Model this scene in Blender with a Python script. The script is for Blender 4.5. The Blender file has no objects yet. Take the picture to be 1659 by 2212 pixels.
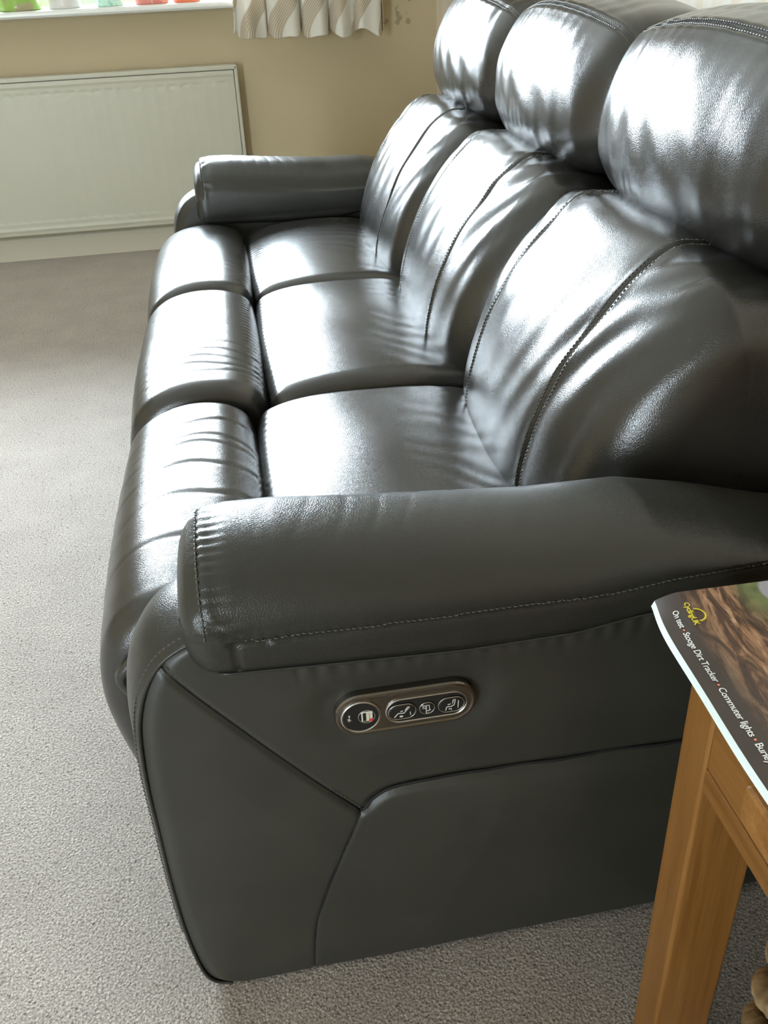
import bpy, bmesh, math, random
import numpy as np
from mathutils import Matrix, Vector
random.seed(7); rng = np.random.RandomState(5)
scene = bpy.context.scene
C = scene.collection
PI = math.pi

# ------------------------------------------------------------------ camera
F_PX = 2000.80
CAM = (0.2453, -0.7194, 1.1065)
YAW, PITCH, ROLL = 0.1427, 0.5436, -0.0479
fw = Vector((math.sin(YAW)*math.cos(PITCH), math.cos(YAW)*math.cos(PITCH), -math.sin(PITCH)))
rt = Vector((math.cos(YAW), -math.sin(YAW), 0)); up = rt.cross(fw)
r2 = rt*math.cos(ROLL)+up*math.sin(ROLL); u2 = -rt*math.sin(ROLL)+up*math.cos(ROLL)
cd = bpy.data.cameras.new('camera'); cam = bpy.data.objects.new('camera', cd); C.objects.link(cam)
m = Matrix((r2, u2, -fw)).transposed().to_4x4(); m.translation = Vector(CAM); cam.matrix_world = m
cd.sensor_fit = 'HORIZONTAL'; cd.sensor_width = 36; cd.lens = F_PX*36/1659
cd.clip_start = 0.02; scene.camera = cam

# ------------------------------------------------------------------ sky, windows' daylight, exposure
world = bpy.data.worlds.new('sky'); scene.world = world; world.use_nodes = True
bg = world.node_tree.nodes['Background']
bg.inputs[0].default_value = (0.80, 0.89, 1.0, 1); bg.inputs[1].default_value = 50.0
def portal(name, loc, rot, sx, sy):
    l = bpy.data.lights.new(name, 'AREA'); l.shape = 'RECTANGLE'; l.size = sx; l.size_y = sy; l.cycles.is_portal = True
    o = bpy.data.objects.new(name, l); C.objects.link(o); o.location = loc; o.rotation_euler = rot
WX0, WX1, WZ0, WZ1 = -1.75, 0.45, 0.967, 2.12       # far window opening
DX0, DX1, DZ1 = -2.4, -1.7, 2.0                     # patio door in the wall behind the camera
YW, YB, XL, XR, HC = 3.604, -3.3, -2.9, 1.19, 2.42
portal('window_daylight', ((WX0+WX1)/2, YW+0.30, (WZ0+WZ1)/2), (-PI/2, 0, 0), WX1-WX0, WZ1-WZ0)
portal('patio_daylight', ((DX0+DX1)/2, YB-0.25, DZ1/2), (PI/2, 0, 0), DX1-DX0, DZ1)
vs = scene.view_settings; vs.view_transform = 'Standard'; vs.look = 'None'; vs.gamma = 1; vs.use_curve_mapping = False
vs.exposure = 0.40
scene.cycles.max_bounces = 8; scene.cycles.diffuse_bounces = 5; scene.cycles.glossy_bounces = 4
scene.cycles.transparent_max_bounces = 8
scene.cycles.caustics_reflective = False; scene.cycles.caustics_refractive = False
scene.cycles.sample_clamp_indirect = 6

# ------------------------------------------------------------------ materials
def newmat(name):
    m = bpy.data.materials.new(name); m.use_nodes = True
    return m, m.node_tree.nodes, m.node_tree.links, m.node_tree.nodes['Principled BSDF']
def plain(name, col, rough=0.5, metal=0, spec=0.5, emit=None):
    m, n, l, b = newmat(name)
    b.inputs['Base Color'].default_value = (*col, 1); b.inputs['Roughness'].default_value = rough
    b.inputs['Metallic'].default_value = metal; b.inputs['Specular IOR Level'].default_value = spec
    if emit: b.inputs['Emission Color'].default_value = (*emit, 1); b.inputs['Emission Strength'].default_value = 1
    return m
def node(n, t, **kw):
    x = n.new(t)
    for k, v in kw.items():
        if k in x.inputs: x.inputs[k].default_value = v
        else: setattr(x, k, v)
    return x
def ramp(n, stops, interp='LINEAR'):
    x = n.new('ShaderNodeValToRGB'); cr = x.color_ramp; cr.interpolation = interp
    while len(cr.elements) < len(stops): cr.elements.new(0.5)
    for e, (p, c) in zip(cr.elements, stops):
        e.position = p; e.color = (*c, 1) if len(c) == 3 else c
    return x
def leather(name, col, rough, grain=1.0, gscale=420, crease=0.4):
    m, n, l, b = newmat(name)
    tc = n.new('ShaderNodeTexCoord')
    vo = node(n, 'ShaderNodeTexVoronoi', Scale=gscale); vo.feature = 'DISTANCE_TO_EDGE'
    nz = node(n, 'ShaderNodeTexNoise', Scale=60.0, Detail=3.0)
    mix = n.new('ShaderNodeMix'); mix.data_type = 'VECTOR'; mix.inputs[0].default_value = 0.003
    l.new(tc.outputs['Object'], nz.inputs['Vector'])
    l.new(tc.outputs['Object'], mix.inputs[4]); l.new(nz.outputs['Color'], mix.inputs[5])
    l.new(mix.outputs[1], vo.inputs['Vector'])
    mr = node(n, 'ShaderNodeMapRange'); mr.inputs[1].default_value = 0; mr.inputs[2].default_value = 0.25
    l.new(vo.outputs['Distance'], mr.inputs[0])
    bp = node(n, 'ShaderNodeBump', Strength=0.24*grain, Distance=0.0004)
    l.new(mr.outputs[0], bp.inputs['Height'])
    n2 = node(n, 'ShaderNodeTexNoise', Scale=34.0, Detail=4.0, Roughness=0.6, Distortion=0.8)
    l.new(tc.outputs['Object'], n2.inputs['Vector'])
    b2 = node(n, 'ShaderNodeBump', Strength=crease, Distance=0.0022)
    l.new(n2.outputs['Fac'], b2.inputs['Height']); l.new(bp.outputs[0], b2.inputs['Normal'])
    l.new(b2.outputs[0], b.inputs['Normal'])
    n3 = node(n, 'ShaderNodeTexNoise', Scale=9.0, Detail=5.0)
    l.new(tc.outputs['Object'], n3.inputs['Vector'])
    r = ramp(n, [(0.3, tuple(c*0.88 for c in col)), (0.7, tuple(c*1.12 for c in col))])
    l.new(n3.outputs['Fac'], r.inputs[0]); l.new(r.outputs[0], b.inputs['Base Color'])
    rr = node(n, 'ShaderNodeMapRange'); rr.inputs[3].default_value = rough-0.05; rr.inputs[4].default_value = rough+0.06
    l.new(n3.outputs['Fac'], rr.inputs[0]); l.new(rr.outputs[0], b.inputs['Roughness'])
    b.inputs['Specular IOR Level'].default_value = 1.0 if rough < 0.3 else 0.7
    return m
M = {}
M['leather'] = leather('dark_leather', (0.022, 0.021, 0.019), 0.25, 0.8, 420, 0.07)
M['leather_side'] = leather('dark_leather_smooth', (0.033, 0.032, 0.024), 0.46, 0.35, 600, 0.06)
M['leather_pad'] = leather('dark_leather_grained', (0.025, 0.025, 0.021), 0.32, 1.3, 400, 0.08)
M['thread'] = plain('sewing_thread', (0.10, 0.095, 0.085), 0.4)
M['piping'] = plain('leather_piping', (0.035, 0.035, 0.03), 0.35)
M['chrome'] = plain('bronzed_chrome', (0.24, 0.215, 0.19), 0.20, 1.0)
M['blackplastic'] = plain('black_plastic', (0.018, 0.016, 0.015), 0.22)
M['silver'] = plain('brushed_silver', (0.62, 0.60, 0.56), 0.32, 1.0)
M['icon'] = plain('icon_silver', (0.72, 0.70, 0.64), 0.45)
M['red'] = plain('red_plastic', (0.75, 0.04, 0.05), 0.4)
M['cream_plastic'] = plain('cream_plastic', (0.75, 0.70, 0.50), 0.4)
M['white_gloss'] = plain('white_gloss_paint', (0.80, 0.80, 0.76), 0.28)
M['radiator'] = plain('radiator_enamel', (0.52, 0.50, 0.40), 0.42)
M['ceiling'] = plain('ceiling_paint', (0.66, 0.63, 0.56), 0.9)
M['upvc'] = plain('white_upvc', (0.85, 0.86, 0.86), 0.3)
M['skirting'] = plain('skirting_paint', (0.60, 0.56, 0.43), 0.45)
M['paper'] = plain('page_paper', (0.80, 0.88, 0.86), 0.6)
M['print_white'] = plain('white_print', (0.85, 0.85, 0.82), 0.35)
M['print_orange'] = plain('orange_print', (0.85, 0.25, 0.12), 0.35)
M['print_yellow'] = plain('yellow_print', (0.75, 0.62, 0.05), 0.35)
def glass():
    m = bpy.data.materials.new('window_glass'); m.use_nodes = True; n, l = m.node_tree.nodes, m.node_tree.links
    n.remove(n['Principled BSDF']); o = n['Material Output']
    t = node(n, 'ShaderNodeBsdfTransparent'); t.inputs[0].default_value = (0.96, 0.98, 0.97, 1)
    g = node(n, 'ShaderNodeBsdfGlossy', Roughness=0.02); fr = node(n, 'ShaderNodeFresnel', IOR=1.45); x = n.new('ShaderNodeMixShader')
    l.new(fr.outputs[0], x.inputs[0]); l.new(t.outputs[0], x.inputs[1]); l.new(g.outputs[0], x.inputs[2]); l.new(x.outputs[0], o.inputs[0])
    return m
M['glass'] = glass()
def carpet():
    m, n, l, b = newmat('taupe_carpet'); tc = n.new('ShaderNodeTexCoord')
    n1 = node(n, 'ShaderNodeTexNoise', Scale=300.0, Detail=4.0, Roughness=0.8)
    n2 = node(n, 'ShaderNodeTexNoise', Scale=7.0, Detail=6.0, Roughness=0.6)
    vo = node(n, 'ShaderNodeTexVoronoi', Scale=260.0); vo.inputs['Randomness'].default_value = 1
    v2 = node(n, 'ShaderNodeTexVoronoi', Scale=60.0)
    for x in (n1, n2, vo, v2): l.new(tc.outputs['Object'], x.inputs['Vector'])
    r = ramp(n, [(0.36, (0.17, 0.145, 0.115)), (0.5, (0.50, 0.45, 0.405)), (0.64, (0.80, 0.73, 0.65))])
    l.new(n1.outputs['Fac'], r.inputs[0])
    r2_ = ramp(n, [(0.3, (0.90, 0.89, 0.90)), (0.7, (1.05, 1.05, 1.05))]); l.new(n2.outputs['Fac'], r2_.inputs[0])
    mx = n.new('ShaderNodeMix'); mx.data_type = 'RGBA'; mx.blend_type = 'MULTIPLY'; mx.inputs[0].default_value = 1
    l.new(r.outputs[0], mx.inputs[6]); l.new(r2_.outputs[0], mx.inputs[7])
    sp = ramp(n, [(0.10, (0.30, 0.27, 0.24)), (0.17, (1, 1, 1))]); l.new(v2.outputs['Distance'], sp.inputs[0])
    my = n.new('ShaderNodeMix'); my.data_type = 'RGBA'; my.blend_type = 'MULTIPLY'; my.inputs[0].default_value = 0.6
    l.new(mx.outputs[2], my.inputs[6]); l.new(sp.outputs[0], my.inputs[7]); l.new(my.outputs[2], b.inputs['Base Color'])
    ad = node(n, 'ShaderNodeMath', operation='ADD'); l.new(n1.outputs['Fac'], ad.inputs[0]); l.new(vo.outputs['Distance'], ad.inputs[1])
    bp = node(n, 'ShaderNodeBump', Strength=0.6, Distance=0.004); l.new(ad.outputs[0], bp.inputs['Height']); l.new(bp.outputs[0], b.inputs['Normal'])
    b.inputs['Roughness'].default_value = 0.95; b.inputs['Specular IOR Level'].default_value = 0.1
    b.inputs['Sheen Weight'].default_value = 0.15
    return m
M['carpet'] = carpet()
def wall_mat(name, col, stains=False, streaks=False):
    m, n, l, b = newmat(name); tc = n.new('ShaderNodeTexCoord')
    nz = node(n, 'ShaderNodeTexNoise', Scale=1.6, Detail=6.0); l.new(tc.outputs['Object'], nz.inputs['Vector'])
    r = ramp(n, [(0.3, tuple(c*0.95 for c in col)), (0.7, tuple(min(1, c*1.05) for c in col))]); l.new(nz.outputs['Fac'], r.inputs[0])
    out = r.outputs[0]
    if stains:   # patches of bare filler beside the curtain
        def box(ax, lo, hi, soft):
            s = n.new('ShaderNodeSeparateXYZ'); l.new(tc.outputs['Object'], s.inputs[0])
            a = node(n, 'ShaderNodeMapRange'); a.inputs[1].default_value = lo-soft; a.inputs[2].default_value = lo+soft; l.new(s.outputs[ax], a.inputs[0])
            c = node(n, 'ShaderNodeMapRange'); c.inputs[1].default_value = hi+soft; c.inputs[2].default_value = hi-soft; l.new(s.outputs[ax], c.inputs[0])
            q = node(n, 'ShaderNodeMath', operation='MULTIPLY'); l.new(a.outputs[0], q.inputs[0]); l.new(c.outputs[0], q.inputs[1]); return q
        bx_, bz_ = box(0, 0.93, 1.13, 0.05), box(2, 0.80, 1.10, 0.05)
        nn = node(n, 'ShaderNodeTexNoise', Scale=17.0, Detail=3.0, Distortion=0.4)
        mp = n.new('ShaderNodeMapping'); mp.inputs['Scale'].default_value = (1.3, 1, 0.8); mp.inputs['Location'].default_value = (3.1, 0, 1.7)
        l.new(tc.outputs['Object'], mp.inputs[0]); l.new(mp.outputs[0], nn.inputs['Vector'])
        q = node(n, 'ShaderNodeMath', operation='MULTIPLY'); l.new(bx_.outputs[0], q.inputs[0]); l.new(bz_.outputs[0], q.inputs[1])
        k = node(n, 'ShaderNodeMath', operation='MULTIPLY'); l.new(q.outputs[0], k.inputs[0]); l.new(nn.outputs['Fac'], k.inputs[1])
        kr = ramp(n, [(0.54, (0, 0, 0)), (0.57, (1, 1, 1))]); l.new(k.outputs[0], kr.inputs[0])
        mx = n.new('ShaderNodeMix'); mx.data_type = 'RGBA'; l.new(kr.outputs[0], mx.inputs[0]); l.new(out, mx.inputs[6])
        mx.inputs[7].default_value = (0.36, 0.29, 0.18, 1); out = mx.outputs[2]
    if streaks:
        mp = n.new('ShaderNodeMapping'); mp.inputs['Scale'].default_value = (1, 1, 0.04); l.new(tc.outputs['Object'], mp.inputs[0])
        nn = node(n, 'ShaderNodeTexNoise', Scale=22.0, Detail=2.0); l.new(mp.outputs[0], nn.inputs['Vector'])
        rr = ramp(n, [(0.4, (0.95, 0.86, 0.78)), (0.6, (1, 1, 1))]); l.new(nn.outputs['Fac'], rr.inputs[0])
        mx = n.new('ShaderNodeMix'); mx.data_type = 'RGBA'; mx.blend_type = 'MULTIPLY'; mx.inputs[0].default_value = 1
        l.new(out, mx.inputs[6]); l.new(rr.outputs[0], mx.inputs[7]); out = mx.outputs[2]
    l.new(out, b.inputs['Base Color']); b.inputs['Roughness'].default_value = 0.85
    n2 = node(n, 'ShaderNodeTexNoise', Scale=160.0, Detail=3.0); l.new(tc.outputs['Object'], n2.inputs['Vector'])
    bp = node(n, 'ShaderNodeBump', Strength=0.12, Distance=0.002); l.new(n2.outputs['Fac'], bp.inputs['Height']); l.new(bp.outputs[0], b.inputs['Normal'])
    return m
M['wall'] = wall_mat('cream_wall_paint', (0.53, 0.44, 0.28), stains=True)
M['wall_plain'] = wall_mat('cream_wall_paint_plain', (0.46, 0.38, 0.25))
M['wall_pale'] = wall_mat('pale_wall_paper', (0.80, 0.75, 0.64), streaks=True)
def oak(name, axis=2):
    m, n, l, b = newmat(name); tc = n.new('ShaderNodeTexCoord'); mp = n.new('ShaderNodeMapping')
    sc = [9, 9, 9]; sc[axis] = 0.55; mp.inputs['Scale'].default_value = sc; l.new(tc.outputs['Object'], mp.inputs[0])
    nz = node(n, 'ShaderNodeTexNoise', Scale=3.0, Detail=7.0, Roughness=0.62, Distortion=0.9); l.new(mp.outputs[0], nz.inputs['Vector'])
    sc2 = [150, 150, 150]; sc2[axis] = 4; mp2 = n.new('ShaderNodeMapping'); mp2.inputs['Scale'].default_value = sc2; l.new(tc.outputs['Object'], mp2.inputs[0])
    n2 = node(n, 'ShaderNodeTexNoise', Scale=2.0, Detail=4.0); l.new(mp2.outputs[0], n2.inputs['Vector'])
    r = ramp(n, [(0.3, (0.27, 0.115, 0.025)), (0.55, (0.38, 0.175, 0.045)), (0.75, (0.46, 0.225, 0.068))]); l.new(nz.outputs['Fac'], r.inputs[0])
    r3 = ramp(n, [(0.35, (0.80, 0.76, 0.70)), (0.6, (1, 1, 1))]); l.new(n2.outputs['Fac'], r3.inputs[0])
    mx = n.new('ShaderNodeMix'); mx.data_type = 'RGBA'; mx.blend_type = 'MULTIPLY'; mx.inputs[0].default_value = 0.7
    l.new(r.outputs[0], mx.inputs[6]); l.new(r3.outputs[0], mx.inputs[7]); l.new(mx.outputs[2], b.inputs['Base Color'])
    bp = node(n, 'ShaderNodeBump', Strength=0.2, Distance=0.001); l.new(n2.outputs['Fac'], bp.inputs['Height']); l.new(bp.outputs[0], b.inputs['Normal'])
    b.inputs['Roughness'].default_value = 0.42
    return m
M['oak_z'], M['oak_y'], M['oak_x'] = oak('oak_upright', 2), oak('oak_lengthways', 1), oak('oak_crossways', 0)

# ------------------------------------------------------------------ mesh helpers
def link(name, me, mat=None, parent=None):
    o = bpy.data.objects.new(name, me); C.objects.link(o)
    if mat is not None and len(me.materials) == 0:
        for x in (mat if isinstance(mat, list) else [mat]): me.materials.append(x)
    if parent is not None: o.parent = parent
    return o
def mesh(name, verts, faces, mat, parent=None, smooth=True, midx=None):
    me = bpy.data.meshes.new(name); me.from_pydata([tuple(v) for v in verts], [], faces)
    if smooth: me.polygons.foreach_set('use_smooth', [True]*len(me.polygons))
    o = link(name, me, mat, parent)
    if midx is not None: me.polygons.foreach_set('material_index', midx)
    me.update(); return o
def fixn(o):
    bm = bmesh.new(); bm.from_mesh(o.data); bmesh.ops.recalc_face_normals(bm, faces=bm.faces); bm.to_mesh(o.data); bm.free(); return o
def empty(name, loc, label, cat, group=None):
    o = bpy.data.objects.new(name, None); C.objects.link(o); o.location = loc; o.empty_display_size = 0.05
    tag(o, label, cat, group); return o
def tag(o, label=None, cat=None, group=None, kind=None):
    if label: o['label'] = label
    if cat: o['category'] = cat
    if group: o['group'] = group
    if kind: o['kind'] = kind
    return o
class MB:
    def __init__(s): s.v, s.f, s.m = [], [], []
    def add(s, v, f, mi=0):
        b = len(s.v); s.v += [tuple(x) for x in v]; s.f += [tuple(i+b for i in q) for q in f]; s.m += [mi]*len(f)
    def box(s, x0, x1, y0, y1, z0, z1, mi=0, bev=0.0):
        bm = bmesh.new(); bmesh.ops.create_cube(bm, size=1)
        for v in bm.verts: v.co = Vector(((x0+x1)/2+v.co.x*(x1-x0), (y0+y1)/2+v.co.y*(y1-y0), (z0+z1)/2+v.co.z*(z1-z0)))
        if bev: bmesh.ops.bevel(bm, geom=bm.edges[:], offset=bev, segments=2, affect='EDGES', profile=0.5)
        s.bm(bm, mi)
    def bm(s, bm, mi=0):
        bm.verts.index_update(); s.add([v.co[:] for v in bm.verts], [[v.index for v in f.verts] for f in bm.faces], mi); bm.free()
    def tube(s, path, r, seg=8, mi=0, closed=False):
        P = np.array(path, float); n = len(P); T = np.gradient(P, axis=0) if not closed else np.roll(P, -1, 0)-np.roll(P, 1, 0)
        T /= np.linalg.norm(T, axis=1)[:, None]+1e-12
        up_ = np.array([0, 0, 1.0]) if abs(T[0][2]) < 0.9 else np.array([1.0, 0, 0]); V = []
        a = np.cross(T[0], up_); a /= np.linalg.norm(a)
        for i in range(n):
            a = a-T[i]*(a@T[i]); a /= np.linalg.norm(a); b = np.cross(T[i], a); rr = r[i] if hasattr(r, '__len__') else r
            for k in range(seg):
                t = 2*PI*k/seg; V.append(P[i]+rr*(math.cos(t)*a+math.sin(t)*b))
        Fc = []
        for i in range(n if closed else n-1):
            for k in range(seg):
                j = (i+1) % n; Fc.append((i*seg+k, i*seg+(k+1) % seg, j*seg+(k+1) % seg, j*seg+k))
        if not closed: Fc += [tuple(range(seg))[::-1], tuple((n-1)*seg+k for k in range(seg))]
        s.add(V, Fc, mi)
    def build(s, name, mat, parent=None, smooth=False):
        return mesh(name, s.v, s.f, mat, parent, smooth, s.m)
def bx(name, x0, x1, y0, y1, z0, z1, mat, parent=None, bev=0.003):
    b = MB(); b.box(x0, x1, y0, y1, z0, z1, 0, bev); o = b.build(name, mat, parent, False); return o
def catmull(P, closed=True, n=160):
    P = np.array(P, float); out = []
    k = len(P)
    rngi = range(k) if closed else range(k-1)
    for i in rngi:
        if closed: p0, p1, p2, p3 = P[i-1], P[i], P[(i+1) % k], P[(i+2) % k]
        else: p0, p1, p2, p3 = P[max(i-1, 0)], P[i], P[i+1], P[min(i+2, k-1)]
        for t in np.linspace(0, 1, 24, endpoint=False):
            out.append(0.5*((2*p1)+(-p0+p2)*t+(2*p0-5*p1+4*p2-p3)*t*t+(-p0+3*p1-3*p2+p3)*t**3))
    if not closed: out.append(P[-1])
    Q = np.array(out)
    if closed: Q = np.vstack([Q, Q[:1]])
    d = np.r_[0, np.cumsum(np.linalg.norm(np.diff(Q, axis=0), axis=1))]
    s = np.linspace(0, d[-1], n, endpoint=not closed)
    return np.stack([np.interp(s, d, Q[:, i]) for i in range(Q.shape[1])], 1)
def inward(Q):
    T = np.roll(Q, -1, 0)-np.roll(Q, 1, 0); T /= np.linalg.norm(T, axis=1)[:, None]+1e-12
    N = np.stack([-T[:, 1], T[:, 0]], 1)
    area = np.sum(Q[:, 0]*np.roll(Q[:, 1], -1)-np.roll(Q[:, 0], -1)*Q[:, 1])
    return N if area > 0 else -N
def loft(name, sec, c0, c1, axis, mat, parent, R0=0.04, R1=0.04, step=0.006, dense=(), disp=None, crown=None, N=160, cap=True, cap_in=0.0):
    """closed sections swept along an axis, ends rounded over; returns (object, grid, normals)"""
    cs, off = [], []
    for th in np.linspace(0, PI/2, 9)[:-1]: cs.append(c0+R0*(1-math.cos(th))); off.append(R0*(1-math.sin(th)))
    mid = list(np.arange(c0+R0, c1-R1, step))+[c1-R1]
    for d in dense: mid += list(d+np.linspace(-0.009, 0.009, 13))
    mid = sorted(x for x in mid if c0+R0 <= x <= c1-R1); mm = [mid[0]]
    for x in mid[1:]:
        if x-mm[-1] > 0.0009: mm.append(x)
    cs += mm; off += [0]*len(mm)
    for th in np.linspace(PI/2, 0, 9)[1:]: cs.append(c1-R1*(1-math.cos(th))); off.append(R1*(1-math.sin(th)))
    G = []
    for c, o in zip(cs, off):
        Q = sec(c) if callable(sec) else sec
        q = o
        if crown: t = (2*c-c0-c1)/(c1-c0); q = o+crown*t*t
        Q2 = Q+inward(Q)*q
        if axis == 'y' and q > 0.03:
            for _ in range(int((q-0.03)*700)): Q2 = 0.5*Q2+0.25*(np.roll(Q2, 1, 0)+np.roll(Q2, -1, 0))
        A = np.full((len(Q2), 1), c)
        G.append(np.hstack([Q2[:, :1], A, Q2[:, 1:]]) if axis == 'y' else np.hstack([A, Q2]))
    G = np.array(G)
    def normals(G):
        du = np.gradient(G, axis=0); dv = np.roll(G, -1, 1)-np.roll(G, 1, 1); Nn = np.cross(du, dv)
        Nn /= np.linalg.norm(Nn, axis=2)[:, :, None]+1e-12
        cen = G.mean(axis=(0, 1)); 
        if np.sum(Nn*(G-cen)) < 0: Nn = -Nn
        return Nn
    Nn = normals(G)
    if disp is not None:
        S = np.broadcast_to(np.arange(G.shape[1])/G.shape[1], G.shape[:2])
        G = G+Nn*disp(G, S)[:, :, None]; Nn = normals(G)
    a, b = G.shape[:2]; V = list(G.reshape(-1, 3)); Fc = []
    for i in range(a-1):
        for j in range(b): k = (j+1) % b; Fc.append((i*b+j, i*b+k, (i+1)*b+k, (i+1)*b+j))
    if cap:
        V.append(G[0].mean(0)+np.array([0.03 if cap_in else 0, cap_in, 0])); V.append(G[-1].mean(0)); e = a*b
        for j in range(b): k = (j+1) % b; Fc.append((e, k, j)); Fc.append((e+1, (a-1)*b+j, (a-1)*b+k))
    o = fixn(mesh(name, V, Fc, mat, parent)); return o, G, Nn
def sn(x, y, seed, f=1.0):
    """smooth pseudo noise from sines, about -1..1"""
    r = np.random.RandomState(seed); o = 0
    for k in range(7):
        a, b, p = r.uniform(-1, 1), r.uniform(-1, 1), r.uniform(0, 6.28); g = f*(0.6+k*0.28)
        o = o+np.sin(g*(a*x+b*y)*6.28+p)
    return o/3.5
def stitches(mb, path, nrm, pitch=0.0062, ln=0.0042, r=0.0009, lift=0.0004):
    P = np.array(path); d = np.r_[0, np.cumsum(np.linalg.norm(np.diff(P, axis=0), axis=1))]
    Nr = np.array(nrm)
    def at(s): return np.array([np.interp(s, d, P[:, i]) for i in range(3)])
    def an(s): q = np.array([np.interp(s, d, Nr[:, i]) for i in range(3)]); return q/np.linalg.norm(q)
    s = 0.002
    while s+ln < d[-1]:
        a, b, n_ = at(s), at(s+ln), an(s); m_ = (a+b)/2+n_*(lift+r*0.6)
        mb.tube([a-n_*r*0.5, a*0.75+b*0.25+n_*(lift+r*0.4), a*0.25+b*0.75+n_*(lift+r*0.4), b-n_*r*0.5], r, 5)
        s += pitch

# ------------------------------------------------------------------ room shell
def struct(o): o['kind'] = 'structure'; return o
struct(bx('floor', XL-0.1, XR+0.1, YB-0.1, YW+0.1, -0.1, 0, M['carpet'], bev=0))
struct(bx('ceiling', XL-0.1, XR+0.1, YB-0.1, YW+0.3, HC, HC+0.1, M['ceiling'], bev=0))
b = MB()
b.box(XL-0.1, XR+0.1, YW, YW+0.28, -0.1, WZ0-0.03); b.box(XL-0.1, XR+0.1, YW, YW+0.28, WZ1, HC)
b.box(XL-0.1, WX0, YW, YW+0.28, WZ0-0.03, WZ1); b.box(WX1, XR+0.1, YW, YW+0.28, WZ0-0.03, WZ1)
struct(b.build('wall_far', M['wall']))
b = MB()
b.box(XL-0.1, DX0, YB-0.25, YB, -0.1, HC); b.box(DX1, XR+0.1, YB-0.25, YB, -0.1, HC); b.box(DX0, DX1, YB-0.25, YB, DZ1, HC)
struct(b.build('wall_back', M['wall_plain']))
struct(bx('wall_left', XL-0.1, XL, YB-0.1, YW+0.1, -0.1, HC, M['wall_plain'], bev=0))
struct(bx('wall_right', XR, XR+0.1, YB-0.1, YW+0.1, -0.1, HC, M['wall_pale'], bev=0))
def skirting(name, pts, h=0.10):     # profiled board along the far wall
    prof = [(0, 0), (-0.016, 0), (-0.016, h-0.02), (-0.012, h-0.008), (-0.006, h-0.002), (0, h)]
    V, Fc = [], []
    for x in pts:
        for (dy, z) in prof: V.append((x, YW+dy, z))
    k = len(prof)
    for j in range(k): Fc.append((j, (j+1) % k, k+(j+1) % k, k+j))
    Fc += [tuple(range(k))[::-1], tuple(range(k, 2*k))]
    return struct(fixn(mesh(name, V, Fc, M['skirting'], None, False)))
skirting('baseboard_far', (XL, XR))
struct(bx('baseboard_right', XR-0.016, XR, YB, YW-0.017, 0, 0.10, M['skirting'], bev=0.004))
# window
wn = struct(bpy.data.objects.new('window_1', None)); C.objects.link(wn); wn.location = (WX0, YW, WZ0)
def inside(parent, o): o.parent = parent; o.matrix_parent_inverse = Matrix.Translation(-Vector(parent.location)); return o
fr = MB(); y0, y1 = YW+0.17, YW+0.24
fr.box(WX0, WX1, y0, y1, WZ0, WZ0+0.06, 0, 0.006); fr.box(WX0, WX1, y0, y1, WZ1-0.06, WZ1, 0, 0.006)
for x in (WX0, -1.03, -0.30, WX1-0.06): fr.box(x, x+0.06, y0, y1, WZ0+0.05, WZ1-0.05, 0, 0.006)
inside(wn, fr.build('window_frame', M['upvc']))
for a, c in ((WX0+0.06, -1.03), (-0.97, -0.30), (-0.24, WX1-0.06)):
    inside(wn, bx('pane', a, c, YW+0.20, YW+0.206, WZ0+0.06, WZ1-0.06, M['glass'], bev=0))
V = []; prof = [(YW+0.17, 0.940), (YW-0.100, 0.940), (YW-0.108, 0.943), (YW-0.113, 0.950), (YW-0.113, 0.957), (YW-0.108, 0.964), (YW-0.100, 0.967), (YW+0.17, 0.967)]
for x in (WX0-0.05, WX1+0.02): V += [(x, a, z) for a, z in prof]
k = len(prof); Fc = [(j, (j+1) % k, k+(j+1) % k, k+j) for j in range(k)]+[tuple(range(k))[::-1], tuple(range(k, 2*k))]
inside(wn, fixn(mesh('window_sill', V, Fc, M['white_gloss'], None, False)))
# patio door behind the camera (the second source of daylight)
dr = struct(bpy.data.objects.new('door_1', None)); C.objects.link(dr); dr.location = (DX0, YB, 0)
fr = MB(); y0, y1 = YB-0.2, YB-0.13
fr.box(DX0, DX1, y0, y1, 0, 0.06, 0, 0.006); fr.box(DX0, DX1, y0, y1, DZ1-0.07, DZ1, 0, 0.006)
for x in (DX0, (DX0+DX1)/2-0.05, DX1-0.07): fr.box(x, x+0.07, y0, y1, 0.06, DZ1-0.07, 0, 0.006)
inside(dr, fr.build('door_frame', M['upvc']))
mdx = (DX0+DX1)/2-0.05
for a, c in ((DX0+0.07, mdx), (mdx+0.07, DX1-0.07)):
    inside(dr, bx('pane', a, c, YB-0.17, YB-0.164, 0.06, DZ1-0.07, M['glass'], bev=0))

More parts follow.
